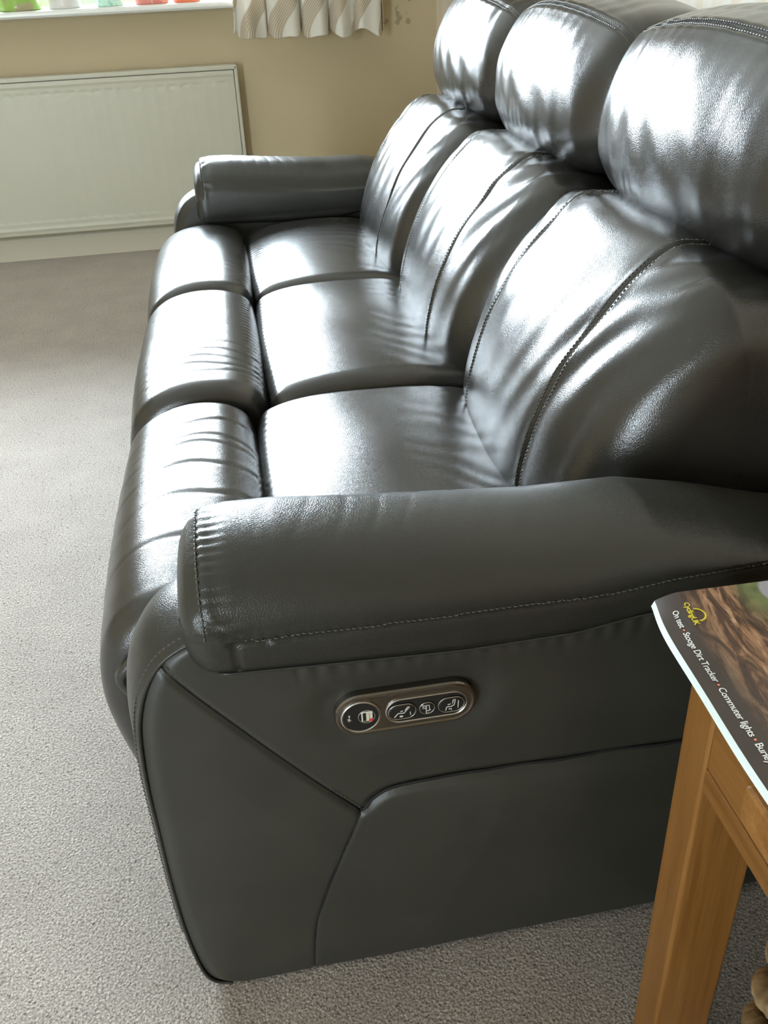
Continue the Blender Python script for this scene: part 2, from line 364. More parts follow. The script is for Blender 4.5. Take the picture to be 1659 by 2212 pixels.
# ------------------------------------------------------------------ radiator
rad = empty('radiator', (0, YW-0.05, 0.43), 'white steel panel radiator on the cream wall below the window sill', 'radiator')
RX0, RX1, RZ0, RZ1, RY = -1.30, 0.332, 0.122, 0.737, YW-0.085
def rel(parent, o):
    o.parent = parent; o.matrix_parent_inverse = Matrix.Translation(-Vector(parent.location)); return o
xs = np.arange(RX0+0.012, RX1-0.012, 0.004); zs = np.concatenate([np.linspace(RZ0+0.004, RZ0+0.075, 18), np.linspace(RZ0+0.09, RZ1-0.11, 12), np.linspace(RZ1-0.095, RZ1-0.02, 18)])
V, Fc = [], []
for z in zs:
    for x in xs:
        ph = ((x-RX0) % 0.0505)/0.0505
        rib = 0.5-0.5*math.cos(2*PI*ph); rib = max(0, rib-0.35)/0.65
        e = min(1, max(0, (z-(RZ0+0.045))/0.012))*min(1, max(0, ((RZ1-0.062)-z)/0.012))
        lip = 0.004*math.exp(-((z-(RZ0+0.022))/0.006)**2)+0.004*math.exp(-((z-(RZ1-0.034))/0.006)**2)
        V.append((x, RY-0.0003*rib*e+0.0008*e+0.0016*(1-rib)*(math.exp(-((z-(RZ1-0.066))/0.006)**2)-0.6*math.exp(-((z-(RZ0+0.05))/0.006)**2))-lip*0.7, z))
nx = len(xs)
for i in range(len(zs)-1):
    for j in range(nx-1): Fc.append((i*nx+j, i*nx+j+1, (i+1)*nx+j+1, (i+1)*nx+j))
rel(rad, mesh('front_panel', V, Fc, M['radiator']))
b = MB(); b.box(RX0, RX1, RY+0.008, YW-0.03, RZ0+0.01, RZ1-0.02, 0, 0.006); b.box(RX0+0.008, RX1-0.008, RY+0.001, RY+0.012, RZ0, RZ0+0.01, 0, 0.002)
rel(rad, b.build('back_body', M['radiator']))
b = MB(); b.box(RX0-0.002, RX1, RY-0.004, YW-0.032, RZ1-0.018, RZ1, 0, 0.004)
rel(rad, b.build('top_cover', M['radiator']))
for x in (RX0-0.004, RX1-0.012):
    rel(rad, bx('side_cover', x, x+0.014, RY-0.004, YW-0.032, RZ0, RZ1-0.004, M['radiator'], bev=0.004))
for x in (RX0+0.2, RX1-0.2):
    rel(rad, bx('wall_bracket', x, x+0.03, YW-0.034, YW-0.001, RZ0+0.03, RZ1-0.05, M['radiator'], bev=0.001))

# ------------------------------------------------------------------ curtain
def curtain_mat():
    m, n, l, b = newmat('curtain_cloth'); uv = n.new('ShaderNodeUVMap'); s = n.new('ShaderNodeSeparateXYZ'); l.new(uv.outputs[0], s.inputs[0])
    def mth(op, a, c=None):
        x = node(n, 'ShaderNodeMath', operation=op)
        for i, q in enumerate((a, c)):
            if q is None: continue
            if isinstance(q, (int, float)): x.inputs[i].default_value = q
            else: l.new(q, x.inputs[i])
        return x.outputs[0]
    w = mth('MULTIPLY', mth('SINE', mth('MULTIPLY', s.outputs[1], 17.0)), 0.055)
    t = mth('FRACT', mth('MULTIPLY', mth('ADD', s.outputs[0], w), 5.2))
    w2 = mth('MULTIPLY', mth('SINE', mth('ADD', mth('MULTIPLY', s.outputs[1], 17.0), 1.9)), 0.045)
    t2 = mth('FRACT', mth('MULTIPLY', mth('ADD', s.outputs[0], w2), 5.2))
    leaf = mth('LESS_THAN', t, 0.5)
    lines = mth('SINE', mth('MULTIPLY', t, 110.0))
    rl = ramp(n, [(0.30, (0.50, 0.42, 0.31)), (0.75, (0.70, 0.62, 0.49))]); l.new(mth('ADD', mth('MULTIPLY', lines, 0.5), 0.5), rl.inputs[0])
    plainb = mth('LESS_THAN', t2, 0.28)
    m1 = n.new('ShaderNodeMix'); m1.data_type = 'RGBA'; l.new(plainb, m1.inputs[0]); l.new(rl.outputs[0], m1.inputs[6]); m1.inputs[7].default_value = (0.60, 0.50, 0.38, 1)
    m2 = n.new('ShaderNodeMix'); m2.data_type = 'RGBA'; l.new(leaf, m2.inputs[0]); l.new(m1.outputs[2], m2.inputs[6]); m2.inputs[7].default_value = (0.83, 0.80, 0.72, 1)
    l.new(m2.outputs[2], b.inputs['Base Color']); b.inputs['Roughness'].default_value = 0.85; b.inputs['Sheen Weight'].default_value = 0.2
    tr = n.new('ShaderNodeBsdfTranslucent'); l.new(m2.outputs[2], tr.inputs[0]); mx = n.new('ShaderNodeMixShader'); mx.inputs[0].default_value = 0.22
    l.new(b.outputs[0], mx.inputs[1]); l.new(tr.outputs[0], mx.inputs[2]); l.new(mx.outputs[0], n['Material Output'].inputs[0])
    tc = n.new('ShaderNodeTexCoord'); wv = node(n, 'ShaderNodeTexNoise', Scale=500.0); l.new(tc.outputs['Object'], wv.inputs['Vector'])
    bp = node(n, 'ShaderNodeBump', Strength=0.2, Distance=0.001); l.new(wv.outputs['Fac'], bp.inputs['Height']); l.new(bp.outputs[0], b.inputs['Normal'])
    return m
M['curtain'] = curtain_mat()
nu, nv = 300, 70; V, Fc, UV = [], [], []
path = []
for i in range(nu):
    u = i/(nu-1); x = 0.335+0.61*u
    a = 2*PI*(u*5.3+0.12*math.sin(u*9)); y = YW-0.165+0.032*math.sin(a)+0.010*math.sin(2.3*a+1); x += 0.020*math.sin(a*1.0+1.3)
    path.append((x, y))
path = np.array(path); L = np.r_[0, np.cumsum(np.linalg.norm(np.diff(path, axis=0), axis=1))]
for j in range(nv):
    for i in range(nu):
        t = j/(nv-1); u = i/(nu-1); zb = 0.842-0.012*u+0.012*math.sin(u*31+0.6)+0.007*math.sin(u*60)
        z = zb+(2.18-zb)*t**1.4; k = 1-0.35*t
        x = path[i, 0]*k+(0.335+0.61*u)*(1-k)-0.020*math.exp(-u*14)*math.exp(-t*6)
        y = (path[i, 1]-YW+0.165)*(0.8+0.35*math.exp(-t*7))+YW-0.165
        V.append((x, y, z)); UV.append((L[i], z))
for j in range(nv-1):
    for i in range(nu-1): Fc.append((j*nu+i, j*nu+i+1, (j+1)*nu+i+1, (j+1)*nu+i))
cur = mesh('curtain', V, Fc, M['curtain']); tag(cur, 'cream patterned curtain with wavy stripes hanging at the window side', 'curtain')
uvl = cur.data.uv_layers.new(name='UVMap')
for lp in cur.data.loops: uvl.data[lp.index].uv = UV[lp.vertex_index]
md = cur.modifiers.new('thickness', 'SOLIDIFY'); md.thickness = 0.0022
rod = MB(); rod.tube([(-2.0, YW-0.165, 2.21), (1.1, YW-0.165, 2.21)], 0.013, 12); rod.tube([(1.1, YW-0.165, 2.21), (1.12, YW-0.165, 2.21), (1.15, YW-0.165, 2.21)], [0.02, 0.028, 0.004], 12)
for x in (-1.9, 1.0): rod.box(x, x+0.02, YW-0.165, YW-0.001, 2.195, 2.215)
tag(rod.build('curtain_rod', plain('dark_metal_rod', (0.1, 0.09, 0.08), 0.35, 1), None, True), 'metal curtain rod above the window', 'curtain rod')

# ------------------------------------------------------------------ pots standing on the sill
def pot_mat(name, c1, c2=None, scale=40, thr=0.5):
    m, n, l, b = newmat(name); b.inputs['Roughness'].default_value = 0.25
    b.inputs['Base Color'].default_value = (*c1, 1)
    if c2:
        tc = n.new('ShaderNodeTexCoord'); nz = node(n, 'ShaderNodeTexNoise', Scale=scale, Detail=2.0, Distortion=0.6); l.new(tc.outputs['Object'], nz.inputs['Vector'])
        r = ramp(n, [(thr, c1), (thr+0.05, c2)]); l.new(nz.outputs['Fac'], r.inputs[0]); l.new(r.outputs[0], b.inputs['Base Color'])
    return m
M['soil'] = plain('potting_soil', (0.05, 0.035, 0.025), 0.95)
M['leafgreen'] = plain('plant_leaf', (0.12, 0.30, 0.06), 0.5)
pots = [  # centre x, y, bottom radius, waist radius, height, materials, label
 (-0.478, 3.582, 0.082, 0.066, 0.13, pot_mat('lime_glaze', (0.30, 0.48, 0.10), (0.40, 0.36, 0.20), 9, 0.52), 'lime green plant pot at the left end of the sill'),
 (-0.305, 3.572, 0.062, 0.055, 0.12, pot_mat('white_glaze', (0.74, 0.70, 0.68), (0.45, 0.43, 0.44), 22, 0.66), 'white plant pot with grey marks beside the lime green pot'),
 (-0.132, 3.575, 0.052, 0.058, 0.12, pot_mat('mint_glaze', (0.60, 0.86, 0.72), (0.36, 0.62, 0.50), 60, 0.56), 'mint green mottled plant pot in the middle of the sill'),
 (0.030, 3.575, 0.066, 0.058, 0.13, pot_mat('pink_red_glaze', (0.75, 0.25, 0.22), (0.80, 0.40, 0.28), 30, 0.56), 'pinkish red plant pot right of the mint pot'),
 (0.168, 3.572, 0.054, 0.050, 0.11, pot_mat('orange_glaze', (0.85, 0.24, 0.13), (0.85, 0.62, 0.55), 28, 0.60), 'orange red plant pot nearest the curtain')]
for (x, y, rb, rw, h, mt, lab) in pots:
    root = empty('plant_pot', (x, y, 0.967), lab, 'plant pot', 'plant pots on the window sill')
    prof = [(0, 0), (rb*0.94, 0), (rb, 0.005), (rb*0.985, 0.02), (rw, h*0.55), (rw*1.02, h*0.8), (rw*1.12, h*0.93), (rw*1.13, h), (rw*1.03, h), (rw*0.94, h*0.85), (0, h*0.85)]
    V, Fc, S = [], [], 40
    for (r_, z_) in prof:
        for k in range(S): V.append((r_*math.cos(2*PI*k/S), r_*math.sin(2*PI*k/S), z_))
    for i in range(len(prof)-1):
        for k in range(S): Fc.append((i*S+k, i*S+(k+1) % S, (i+1)*S+(k+1) % S, (i+1)*S+k))
    mesh('pot', V, Fc, mt, root)
    so = MB(); so.tube([(0, 0, h*0.82), (0, 0, h*0.88)], rw*0.93, 24); so.build('soil', M['soil'], root)
    lf = MB()
    for q in range(14):
        a = q*2.4+rb*50; tl = random.uniform(0.03, 0.07); hh = random.uniform(0.06, 0.13)
        d = Vector((math.cos(a), math.sin(a), 0)); s_ = Vector((-d.y, d.x, 0))
        p = [Vector((0, 0, h*0.86)), d*tl*0.35+Vector((0, 0, h*0.86+hh*0.6)), d*tl*0.8+Vector((0, 0, h*0.86+hh)), d*tl*1.25+Vector((0, 0, h*0.86+hh*0.8))]
        w = [0.002, 0.010, 0.014, 0.001]
        lf.add([pt+s_*ww*sg for pt, ww in zip(p, w) for sg in (-1, 1)], [(0, 1, 3, 2), (2, 3, 5, 4), (4, 5, 7, 6)])
    lf.build('leaves', M['leafgreen'], root, True)

# ------------------------------------------------------------------ sofa
W, B0 = 0.588, 0.159; BD = [B0+W*i for i in range(4)]; LEN = BD[3]+B0
sofa = empty('sofa', (0, 0, 0), 'dark leather three seat reclining sofa with padded headrests and arms', 'sofa')
LE = M['leather']
# hidden carcass and the feet it stands on
bx('carcass', 0.22, 1.02, 0.14, LEN-0.14, 0.05, 0.30, M['leather_side'], sofa, 0.01)
bx('back_panel', 0.99, 1.105, 0.02, LEN-0.02, 0.06, 0.93, M['leather_side'], sofa, 0.02)
for x in (0.16, 1.0):
    for y in (0.07, LEN-0.07):
        fb = MB(); fb.tube([(x, y, 0), (x, y, 0.012), (x, y, 0.05)], [0.02, 0.022, 0.018], 16); fb.build('foot', M['blackplastic'], sofa, True)

# seat cushions, front rolls (footrests), back cushions, headrests
seat_prof = catmull([(0.268, 0.33), (0.264, 0.40), (0.268, 0.438), (0.292, 0.462), (0.36, 0.476), (0.46, 0.480), (0.56, 0.474), (0.66, 0.45), (0.73, 0.40), (0.70, 0.33), (0.55, 0.31), (0.38, 0.31)], True, 200)
roll_prof = catmull([(0.262, 0.39), (0.262, 0.435), (0.246, 0.464), (0.205, 0.483), (0.15, 0.488), (0.10, 0.480), (0.062, 0.461), (0.034, 0.430), (0.019, 0.385), (0.014, 0.335), (0.018, 0.29), (0.030, 0.23), (0.050, 0.16), (0.066, 0.09), (0.09, 0.065), (0.12, 0.09), (0.16, 0.20), (0.21, 0.30)], True, 240)
back_prof = catmull([(0.64, 0.36), (0.598, 0.42), (0.583, 0.48), (0.602, 0.570), (0.642, 0.660), (0.698, 0.735), (0.752, 0.784), (0.802, 0.787), (0.87, 0.775), (0.97, 0.74), (1.01, 0.62), (0.99, 0.45), (0.86, 0.34)], True, 230)
head_prof = catmull([(0.87, 0.762), (0.822, 0.782), (0.794, 0.830), (0.794, 0.895), (0.812, 0.950), (0.840, 0.992), (0.875, 1.015), (0.93, 1.028), (1.00, 1.020), (1.07, 0.985), (1.115, 0.92), (1.12, 0.84), (1.08, 0.77), (0.97, 0.75)], True, 230)
for i in range(3):
    y0, y1 = BD[i], BD[i+1]; sd = 11+i*17
    shift = (-0.024, 0.004, 0.006)[i]; dz = (0, 0.008, 0.006)[i]
    def d_seat(G, S, sd=sd, y0=y0, shift=shift):
        x, y, z = G[..., 0], G[..., 1], G[..., 2]; v = (y-y0)/W
        crown = 0.006*np.sin(PI*np.clip(v, 0, 1))
        pull = 0.0008*np.sin((y*1.0+x*0.25)*2*PI/0.021+2*sn(x, y, sd, 3))*np.exp(-((x-0.268-shift)/0.03)**2)*(z > 0.42)
        wr = 0.0006*np.sin((y+0.7*x)*2*PI/0.06+3.5*sn(x*2, y*2, sd+1, 2))*np.exp(-((x-0.62)/0.12)**2)
        return (crown+0.0016*sn(x, y, sd+2, 2.2)+wr)*(z > 0.35)+pull
    sp = seat_prof+np.array([shift, dz])
    loft('seat_cushion', sp, y0+0.003, y1-0.003, 'y', LE, sofa, 0.034, 0.034, 0.006, disp=d_seat, crown=0.004)
    creases = {0: [0.635, 0.575, 0.55, 0.485, 0.40, 0.30], 1: [0.955, 0.92, 0.89, 0.86, 0.83], 2: [1.50, 1.47]}[i]
    amp = {0: 0.0018, 1: 0.0013, 2: 0.0006}[i]
    def d_roll(G, S, sd=sd, y0=y0, creases=creases, amp=amp):
        x, y, z = G[..., 0], G[..., 1], G[..., 2]; v = (y-y0)/W; o = 0.004*np.sin(PI*np.clip(v, 0, 1))*(z > 0.1)
        for k, yc in enumerate(creases):
            r = np.random.RandomState(sd*7+k); bend = yc+r.uniform(-0.10, 0.05)*(x-0.16)-1.2*(x-0.16)**2+0.006*np.sin(x*40+k)
            o = o-amp*r.uniform(0.5, 1)*np.exp(-((y-bend)/0.0042)**2)*np.exp(-((x-r.uniform(0.13, 0.20))/0.10)**2)*(z > 0.40)
            o = o+amp*0.55*np.exp(-((y-bend-0.012)/0.009)**2)*np.exp(-((x-0.17)/0.09)**2)*(z > 0.40)
        pk = 0.0006*np.sin(y*2*PI/0.019+2*sn(x, y, sd, 3))*np.exp(-((x-0.262)/0.022)**2)*(z > 0.42)
        return o+0.0012*sn(x+z, y, sd+5, 1.6)+pk+0.0007*np.sin(y*2*PI/0.07+3*sn(z, y, sd+8, 2))*np.exp(-((z-0.30)/0.12)**2)
    rp = roll_prof+np.array([0, dz]); rp[:, 0] += shift*np.clip((rp[:, 0]-0.1)/0.16, 0, 1)
    fr_y0 = y0+0.008
    loft('footrest', rp, fr_y0, y1-0.004, 'y', LE, sofa, 0.034, 0.040, 0.004, disp=d_roll, crown=0.004, cap_in=(0.09, 0, 0)[i])
    # back cushion: two vertical seams, folds fanning out of the top corners
    s_lo, s_hi = y0+0.165, y1-0.115
    def d_back(G, S, sd=sd, y0=y0, y1=y1, s_lo=s_lo, s_hi=s_hi, i=i):
        x, y, z = G[..., 0], G[..., 1], G[..., 2]; v = (y-y0)/W
        front = np.clip((0.93-x)/0.08, 0, 1)
        o = 0.014*np.sin(PI*np.clip(v, 0, 1))*front
        for s_, a in ((s_lo, 1.0), (s_hi, 0.8)):
            d = y-s_
            o = o-0.0030*a*np.exp(-(d/0.0022)**2)*front+0.0007*a*(np.exp(-((d-0.008)/0.004)**2)+np.exp(-((d+0.008)/0.004)**2))*front-0.0012*np.exp(-(d/0.016)**2)*front
        h = (z-0.42)/0.40
        for (cy, k, am) in ((y1, 1, (0.0018, 0.0012, 0.0016)[i]), (y0, -1, (0.0018, 0.0024, 0.0020)[i])):
            dy = np.abs(y-cy)+0.03; dzt = np.clip(0.86-z, 0.01, 1); ang = np.arctan2(dy, dzt)
            rr = np.sqrt(dy**2+dzt**2)
            o = o+am*np.sin(ang*26+1.6*sn(y*2, z*2, sd+k+3, 1.5))*np.exp(-((rr-0.16)/0.15)**2)*front*(0.4+0.6*np.clip(h, 0, 1))
        o = o+0.0012*np.sin((y+0.35*z)*2*PI/0.075+2.0*sn(y, z, sd+9, 2.0))*np.exp(-((h-0.55)/0.30)**2)*front
        return o+0.0016*sn(y, z, sd+4, 2.5)
    bc, G, Nn = loft('back_cushion', back_prof, y0+0.002, y1-0.002, 'y', LE, sofa, 0.068, 0.068, 0.004, (s_lo, s_hi), d_back, 0.020, 260)
    ycol = G[:, 60, 1]; st = MB()
    ja, jb = int(260*0.085), int(260*0.56)
    for s_ in (s_lo, s_hi):
        for off in (-0.0062, 0.0062):
            r_ = int(np.argmin(np.abs(G[:, 60, 1]-(s_+off)))); pp, nn = G[r_], Nn[r_]
            sel = [j for j in range(G.shape[1]) if pp[j, 0] < 0.86 and 0.44 < pp[j, 2] < 0.80]
            sel = sorted(sel, key=lambda j: pp[j, 2])
            stitches(st, pp[sel], nn[sel], 0.0058, 0.0040, 0.0006)
    tag(st.build('seam_stitching', M['thread'], bc, True), kind='stuff')
    HJ = int(np.argmin((head_prof[:, 0]-0.853)**2+(head_prof[:, 1]-1.0035)**2))
    # headrest: gathered along its lower and upper seams
    def d_head(G, S, sd=sd, y0=y0, HJ=HJ):
        x, y, z = G[..., 0], G[..., 1], G[..., 2]; v = (y-y0)/W; h = (z-0.78)/0.22; md = 0.55+0.45*sn(y*1.5, z, sd+30, 1.5)
        front = np.clip((0.90-x)/0.05, 0, 1); o = 0.018*np.sin(PI*np.clip(v, 0, 1))*(0.3+0.7*front)
        g1 = np.sin(y*2*PI/0.031+1.8*sn(y, z*0.4, sd+2, 2.5)); g2 = np.sin(y*2*PI/0.052+2.0*sn(y, z*0.5, sd+6, 2))
        o = o+(0.0006*g1+0.0007*g2)*md*(np.exp(-((h+0.0)/0.42)**2)+0.9*np.exp(-((h-1.05)/0.30)**2))*front
        # top seam
        seamd = np.abs(S-HJ/G.shape[1])*1.07; o = o-0.0035*np.exp(-(seamd/0.004)**2)+0.0012*np.exp(-((seamd-0.010)/0.005)**2)
        o = o+0.0008*md*np.sin(y*2*PI/0.045+2*sn(y, x, sd+3, 2))*np.exp(-((x-0.90)/0.06)**2)*(z > 0.95)
        o = o+0.0012*np.sin((y-0.8*z)*2*PI/0.10+1.5*sn(y, z, sd+1, 2))*front*np.exp(-((h-0.45)/0.4)**2)
        return o+0.0012*sn(y, z, sd+7, 2.4)
    hr, G, Nn = loft('headrest', head_prof, y0+0.003, y1-0.003, 'y', LE, sofa, 0.062, 0.062, 0.0045, (), d_head, 0.024, 300)
    st = MB(); dd = np.sqrt((G[..., 0]-0.853)**2+(G[..., 2]-1.0035)**2)
    p1, p2, n1, n2 = [], [], [], []
    for r_ in range(7, G.shape[0]-7):
        j = HJ; p1.append(G[r_, (j-1) % G.shape[1]]); n1.append(Nn[r_, (j-1) % G.shape[1]]); p2.append(G[r_, (j+1) % G.shape[1]]); n2.append(Nn[r_, (j+1) % G.shape[1]])
    stitches(st, p1, n1, 0.0060, 0.0044, 0.0010); stitches(st, p2, n2, 0.0060, 0.0044, 0.0010)
    tag(st.build('seam_stitching', M['thread'], hr, True), kind='stuff')

# arms ---------------------------------------------------------------
out_pts = catmull([(0.128, 0.004), (0.106, 0.014), (0.094, 0.044), (0.086, 0.115), (0.083, 0.200), (0.083, 0.295), (0.083, 0.367), (0.087, 0.433), (0.093, 0.466), (0.103, 0.495), (0.118, 0.520), (0.136, 0.536), (0.160, 0.546), (0.20, 0.548)], False, 160)
seamA = catmull([(0.123, 0.519), (0.150, 0.478), (0.200, 0.410), (0.250, 0.345), (0.306, 0.274)], False, 60)
seamB = catmull([(0.306, 0.274), (0.330, 0.297), (0.360, 0.305), (0.42, 0.307), (0.511, 0.305), (0.644, 0.303), (0.80, 0.300), (1.08, 0.298)], False, 80)
seamC = catmull([(0.306, 0.274), (0.290, 0.235), (0.262, 0.165), (0.240, 0.09), (0.232, 0.01)], False, 50)
def pdist(P, poly):
    D = np.full(P.shape[:-1], 9.0)
    for a, c in zip(poly[:-1], poly[1:]):
        ab = c-a; t = np.clip(((P-a)@ab)/(ab@ab), 0, 1); q = a+t[..., None]*ab; D = np.minimum(D, np.linalg.norm(P-q, axis=-1))
    return D
def build_arm(mirror):
    Y = (lambda y: LEN-y) if mirror else (lambda y: y)
    def mv(P): P = np.array(P, float).copy(); P[..., 1] = Y(P[..., 1]); return P
    arm = empty2 = bpy.data.objects.new('armrest', None); C.objects.link(arm); arm.parent = sofa
    # side panels over the y=0 plane
    nz_, nx_ = (150, 240) if mirror else (280, 440); zs = np.concatenate([out_pts[:, 1].min()+0*np.arange(1), np.linspace(0.006, 0.546, nz_)]); nz_ += 1
    xf = np.interp(zs, out_pts[:150, 1], out_pts[:150, 0])
    tt = np.linspace(0, 1, nx_)**1.25
    X = xf[:, None]+(1.085-xf[:, None])*tt[None, :]; Z = np.repeat(zs[:, None], nx_, 1)+0.030*np.clip(X-0.1, 0, 1)*(1-np.clip(Z_ := np.repeat(zs[:, None], nx_, 1)/0.2, 0, 1))
    P = np.stack([X, Z], -1)
    dA, dB, dC = pdist(P, seamA), pdist(P, seamB), pdist(P, seamC)
    sB = np.interp(X, seamB[:, 0], seamB[:, 1]); below = (Z < sB) & (X > 0.30)
    sAz = np.interp(X, seamA[:, 0], seamA[:, 1]); sCx = np.interp(Z, seamC[::-1, 1], seamC[::-1, 0])
    front = ((X < 0.306) & (Z < sAz)) & ~((Z < 0.274) & (X > sCx)); lower = ((~front) & (Z < np.where(X > 0.306, sB, 0.274)))
    upper = ~(front | lower)
    out = np.zeros_like(X)
    edge = X-xf[:, None]
    out += -0.006*np.exp(-(edge/0.010)**2)                                 # rolls into the front seam
    out += np.where(front, 0.004*np.sin(PI*np.clip(Z/0.5, 0, 1))*np.clip(dA/0.06, 0, 1), 0)
    out += np.where(lower, 0.015*(1-np.exp(-(dB/0.028)**1.5))*np.clip(1-(dB/0.35), 0, 1)*np.clip(dC/0.16, 0, 1), 0)
    out += np.where(upper, -0.003*np.exp(-(dB/0.05)**2), 0)
    out += -0.0030*np.exp(-(dA/0.0036)**2)-0.0050*np.exp(-(dB/0.0060)**2)*np.clip((X-0.30)/0.02, 0, 1)-0.0016*np.exp(-(dC/0.0028)**2)
    pc = np.array([0.361, 0.428]); dpan = np.sqrt(np.clip(np.abs(X-pc[0])-0.055, 0, 9)**2+(Z-pc[1])**2)
    if not mirror: out += -0.0045*np.exp(-(np.clip(dpan-0.028, 0, 9)/0.018)**2)
    out += 0.0008*sn(X, Z, 31, 2.0)
    out += 0.0010*np.sin(X*2*PI/0.02+2*sn(X, Z, 8, 3))*np.exp(-((Z-0.505)/0.02)**2)*(X > 0.25)
    G = np.stack([X, -out, Z], -1); G = mv(G)
    V = G.reshape(-1, 3); cls = np.where(front, 0, np.where(lower, 1, 2))
    for ci, nm in enumerate(('front_side_panel', 'lower_side_panel', 'upper_side_panel')):
        used, Fc = {}, []; VV = []
        def vid(a):
            if a not in used: used[a] = len(VV); VV.append(V[a])
            return used[a]
        for i in range(nz_-1):
            for j in range(nx_-1):
                if cls[i, j] != ci: continue
                q = (i*nx_+j, i*nx_+j+1, (i+1)*nx_+j+1, (i+1)*nx_+j)
                if mirror: q = q[::-1]
                Fc.append(tuple(vid(a) for a in q))
        o = mesh(nm, VV, Fc, M['leather_side'], arm)
    ps = MB()
    def on_panel(poly, dep):
        q = []
        for x_, z_ in poly:
            ii = int(np.argmin((G[..., 0]-x_)**2+(G[..., 2]-z_)**2)); q.append((x_, G.reshape(-1, 3)[ii, 1]+(-dep if mirror else dep), z_))
        q = np.array(q); k_ = np.ones(5)/5; y_ = q[:, 1].copy(); y_[2:-2] = np.convolve(y_, k_, 'valid'); q[:, 1] = y_; return q
    ps.tube(on_panel(seamA, -0.0002), 0.0013, 6); ps.tube(on_panel(seamB[:70], -0.0004), 0.0020, 6)
    ps.tube(on_panel(seamC, -0.0001), 0.0009, 6)
    ps.build('panel_seam', plain('seam_shadow_leather', (0.008, 0.008, 0.007), 0.7), arm, True)  # tubes along the panel seams, crease shade put into their near-black colour
    # front strip: bulging gusset from the outer seam round to the inner side
    nv = 26; V = []; k = len(out_pts)
    cen = np.array([0.60, 0.28]); T = np.gradient(out_pts, axis=0); T /= np.linalg.norm(T, axis=1)[:, None]; Nn_ = np.stack([-T[:, 1], T[:, 0]], 1)
    for a in range(k):
        for j in range(nv):
            v = j/(nv-1); bul = 0.003*min(1, v*8)+0.007*math.sin(PI*min(1, v*1.0))**0.8+(0.010*math.sin(PI*v) if out_pts[a, 1] > 0.50 else 0.010*math.sin(PI*v)*max(0, (out_pts[a, 1]-0.40)/0.10)); inn = -0.018*max(0, v-0.85)/0.15
            fz = 0.35+0.65*min(1, out_pts[a, 1]/0.12)
            x = out_pts[a, 0]+Nn_[a, 0]*(bul*fz+inn); z = out_pts[a, 1]+Nn_[a, 1]*(bul*fz*0.8+inn)
            V.append((x, 0.002+v*0.130, max(z, 0.003)))
    Fc = [(a*nv+j, a*nv+j+1, (a+1)*nv+j+1, (a+1)*nv+j) for a in range(k-1) for j in range(nv-1)]
    if mirror: Fc = [q[::-1] for q in Fc]
    mesh('front_strip', mv(V), Fc, M['leather_pad'], arm)
    # piping and stitches along the outer seam
    pb = MB(); pth = np.array([(x+0.0005, 0.0022, max(z, 0.004)) for x, z in out_pts]); pb.tube(mv(pth), 0.0021, 8); pb.build('seam_piping', M['piping'], arm, True)
    st = MB(); n_ = np.array([(Nn_[a, 0], -0.2, Nn_[a, 1]) for a in range(k)]); pz = np.array([(x-0.0015+Nn_[a, 0]*0.0035, 0.011, z+Nn_[a, 1]*0.0035) for a, (x, z) in enumerate(out_pts)])
    nm_ = n_.copy(); nm_[:, 1] *= -1 if mirror else 1
    stitches(st, mv(pz)[30:], nm_[30:], 0.0062, 0.0044, 0.0007)
    sa = np.array([(x+0.004, 0.0008, z+0.004) for x, z in seamA]); stitches(st, mv(sa), [(0, 1 if mirror else -1, 0)]*len(sa), 0.006, 0.004, 0.0005)
    tag(st.build('seam_stitching', M['thread'], arm, True), kind='stuff')
    # inner body
    ins = np.vstack([out_pts[4:]+np.array([0.012, -0.002]), [(1.07, 0.545), (1.07, 0.03), (0.14, 0.012)]])
    V = []; 
    for y in (0.014, 0.134): V += [(x, y, z) for x, z in ins]
    kk = len(ins); Fc = [(j, (j+1) % kk, kk+(j+1) % kk, kk+j) for j in range(kk)]+[tuple(range(kk)), tuple(range(kk, 2*kk))[::-1]]
    fixn(mesh('arm_body', mv(V), Fc, M['leather_side'], arm, False))
    # padded top of the arm
    def pad_sec(x):
        q = np.interp
        zl = q(x, [0.15, 0.19, 0.28, 0.42, 0.54, 0.60, 0.95], [0.520, 0.514, 0.509, 0.502, 0.504, 0.514, 0.54])
        zsn = q(x, [0.15, 0.20, 0.28, 0.37, 0.56, 0.63, 0.73, 0.95], [0.562, 0.557, 0.555, 0.553, 0.552, 0.560, 0.566, 0.52])
        zc = q(x, [0.15, 0.17, 0.20, 0.25, 0.35, 0.52, 0.62, 0.70, 0.79, 0.95], [0.624, 0.636, 0.643, 0.642, 0.632, 0.618, 0.617, 0.600, 0.574, 0.54])
        zc = max(zc, zsn+0.012); zi = zl-0.012
        h = zc-zsn
        pts = [(-0.010, zl), (-0.021, (zl+zsn)/2), (-0.024, zsn-0.004), (-0.026, zsn+0.006), (-0.029, zsn+0.25*h), (-0.022, zsn+0.52*h), (-0.003, zsn+0.78*h), (0.028, zsn+0.95*h), (0.066, zc), (0.106, zc-0.006), (0.142, zc-0.030), (0.160, zc-0.065), (0.166, 0.545), (0.164, 0.50), (0.150, zi-0.02), (0.07, zi-0.025), (0.01, zi)]
        return catmull(pts, True, 200)
    def d_pad(G, S):
        x, y, z = G[..., 0], G[..., 1], G[..., 2]
        zsn = np.interp(x, [0.15, 0.20, 0.28, 0.37, 0.56, 0.63, 0.73, 0.95], [0.562, 0.557, 0.555, 0.553, 0.552, 0.560, 0.566, 0.52])
        o = -0.0032*np.exp(-((z-zsn)/0.0030)**2)*(y < 0.02)*(x > 0.19)+0.0008*np.exp(-((z-zsn-0.008)/0.004)**2)*(y < 0.02)
        fs = 0.168+0.06*np.clip((0.602-z)/0.045, 0, 1)**2*np.clip((0.06-y)/0.05, 0, 1)                            # front seam curls under at the corner
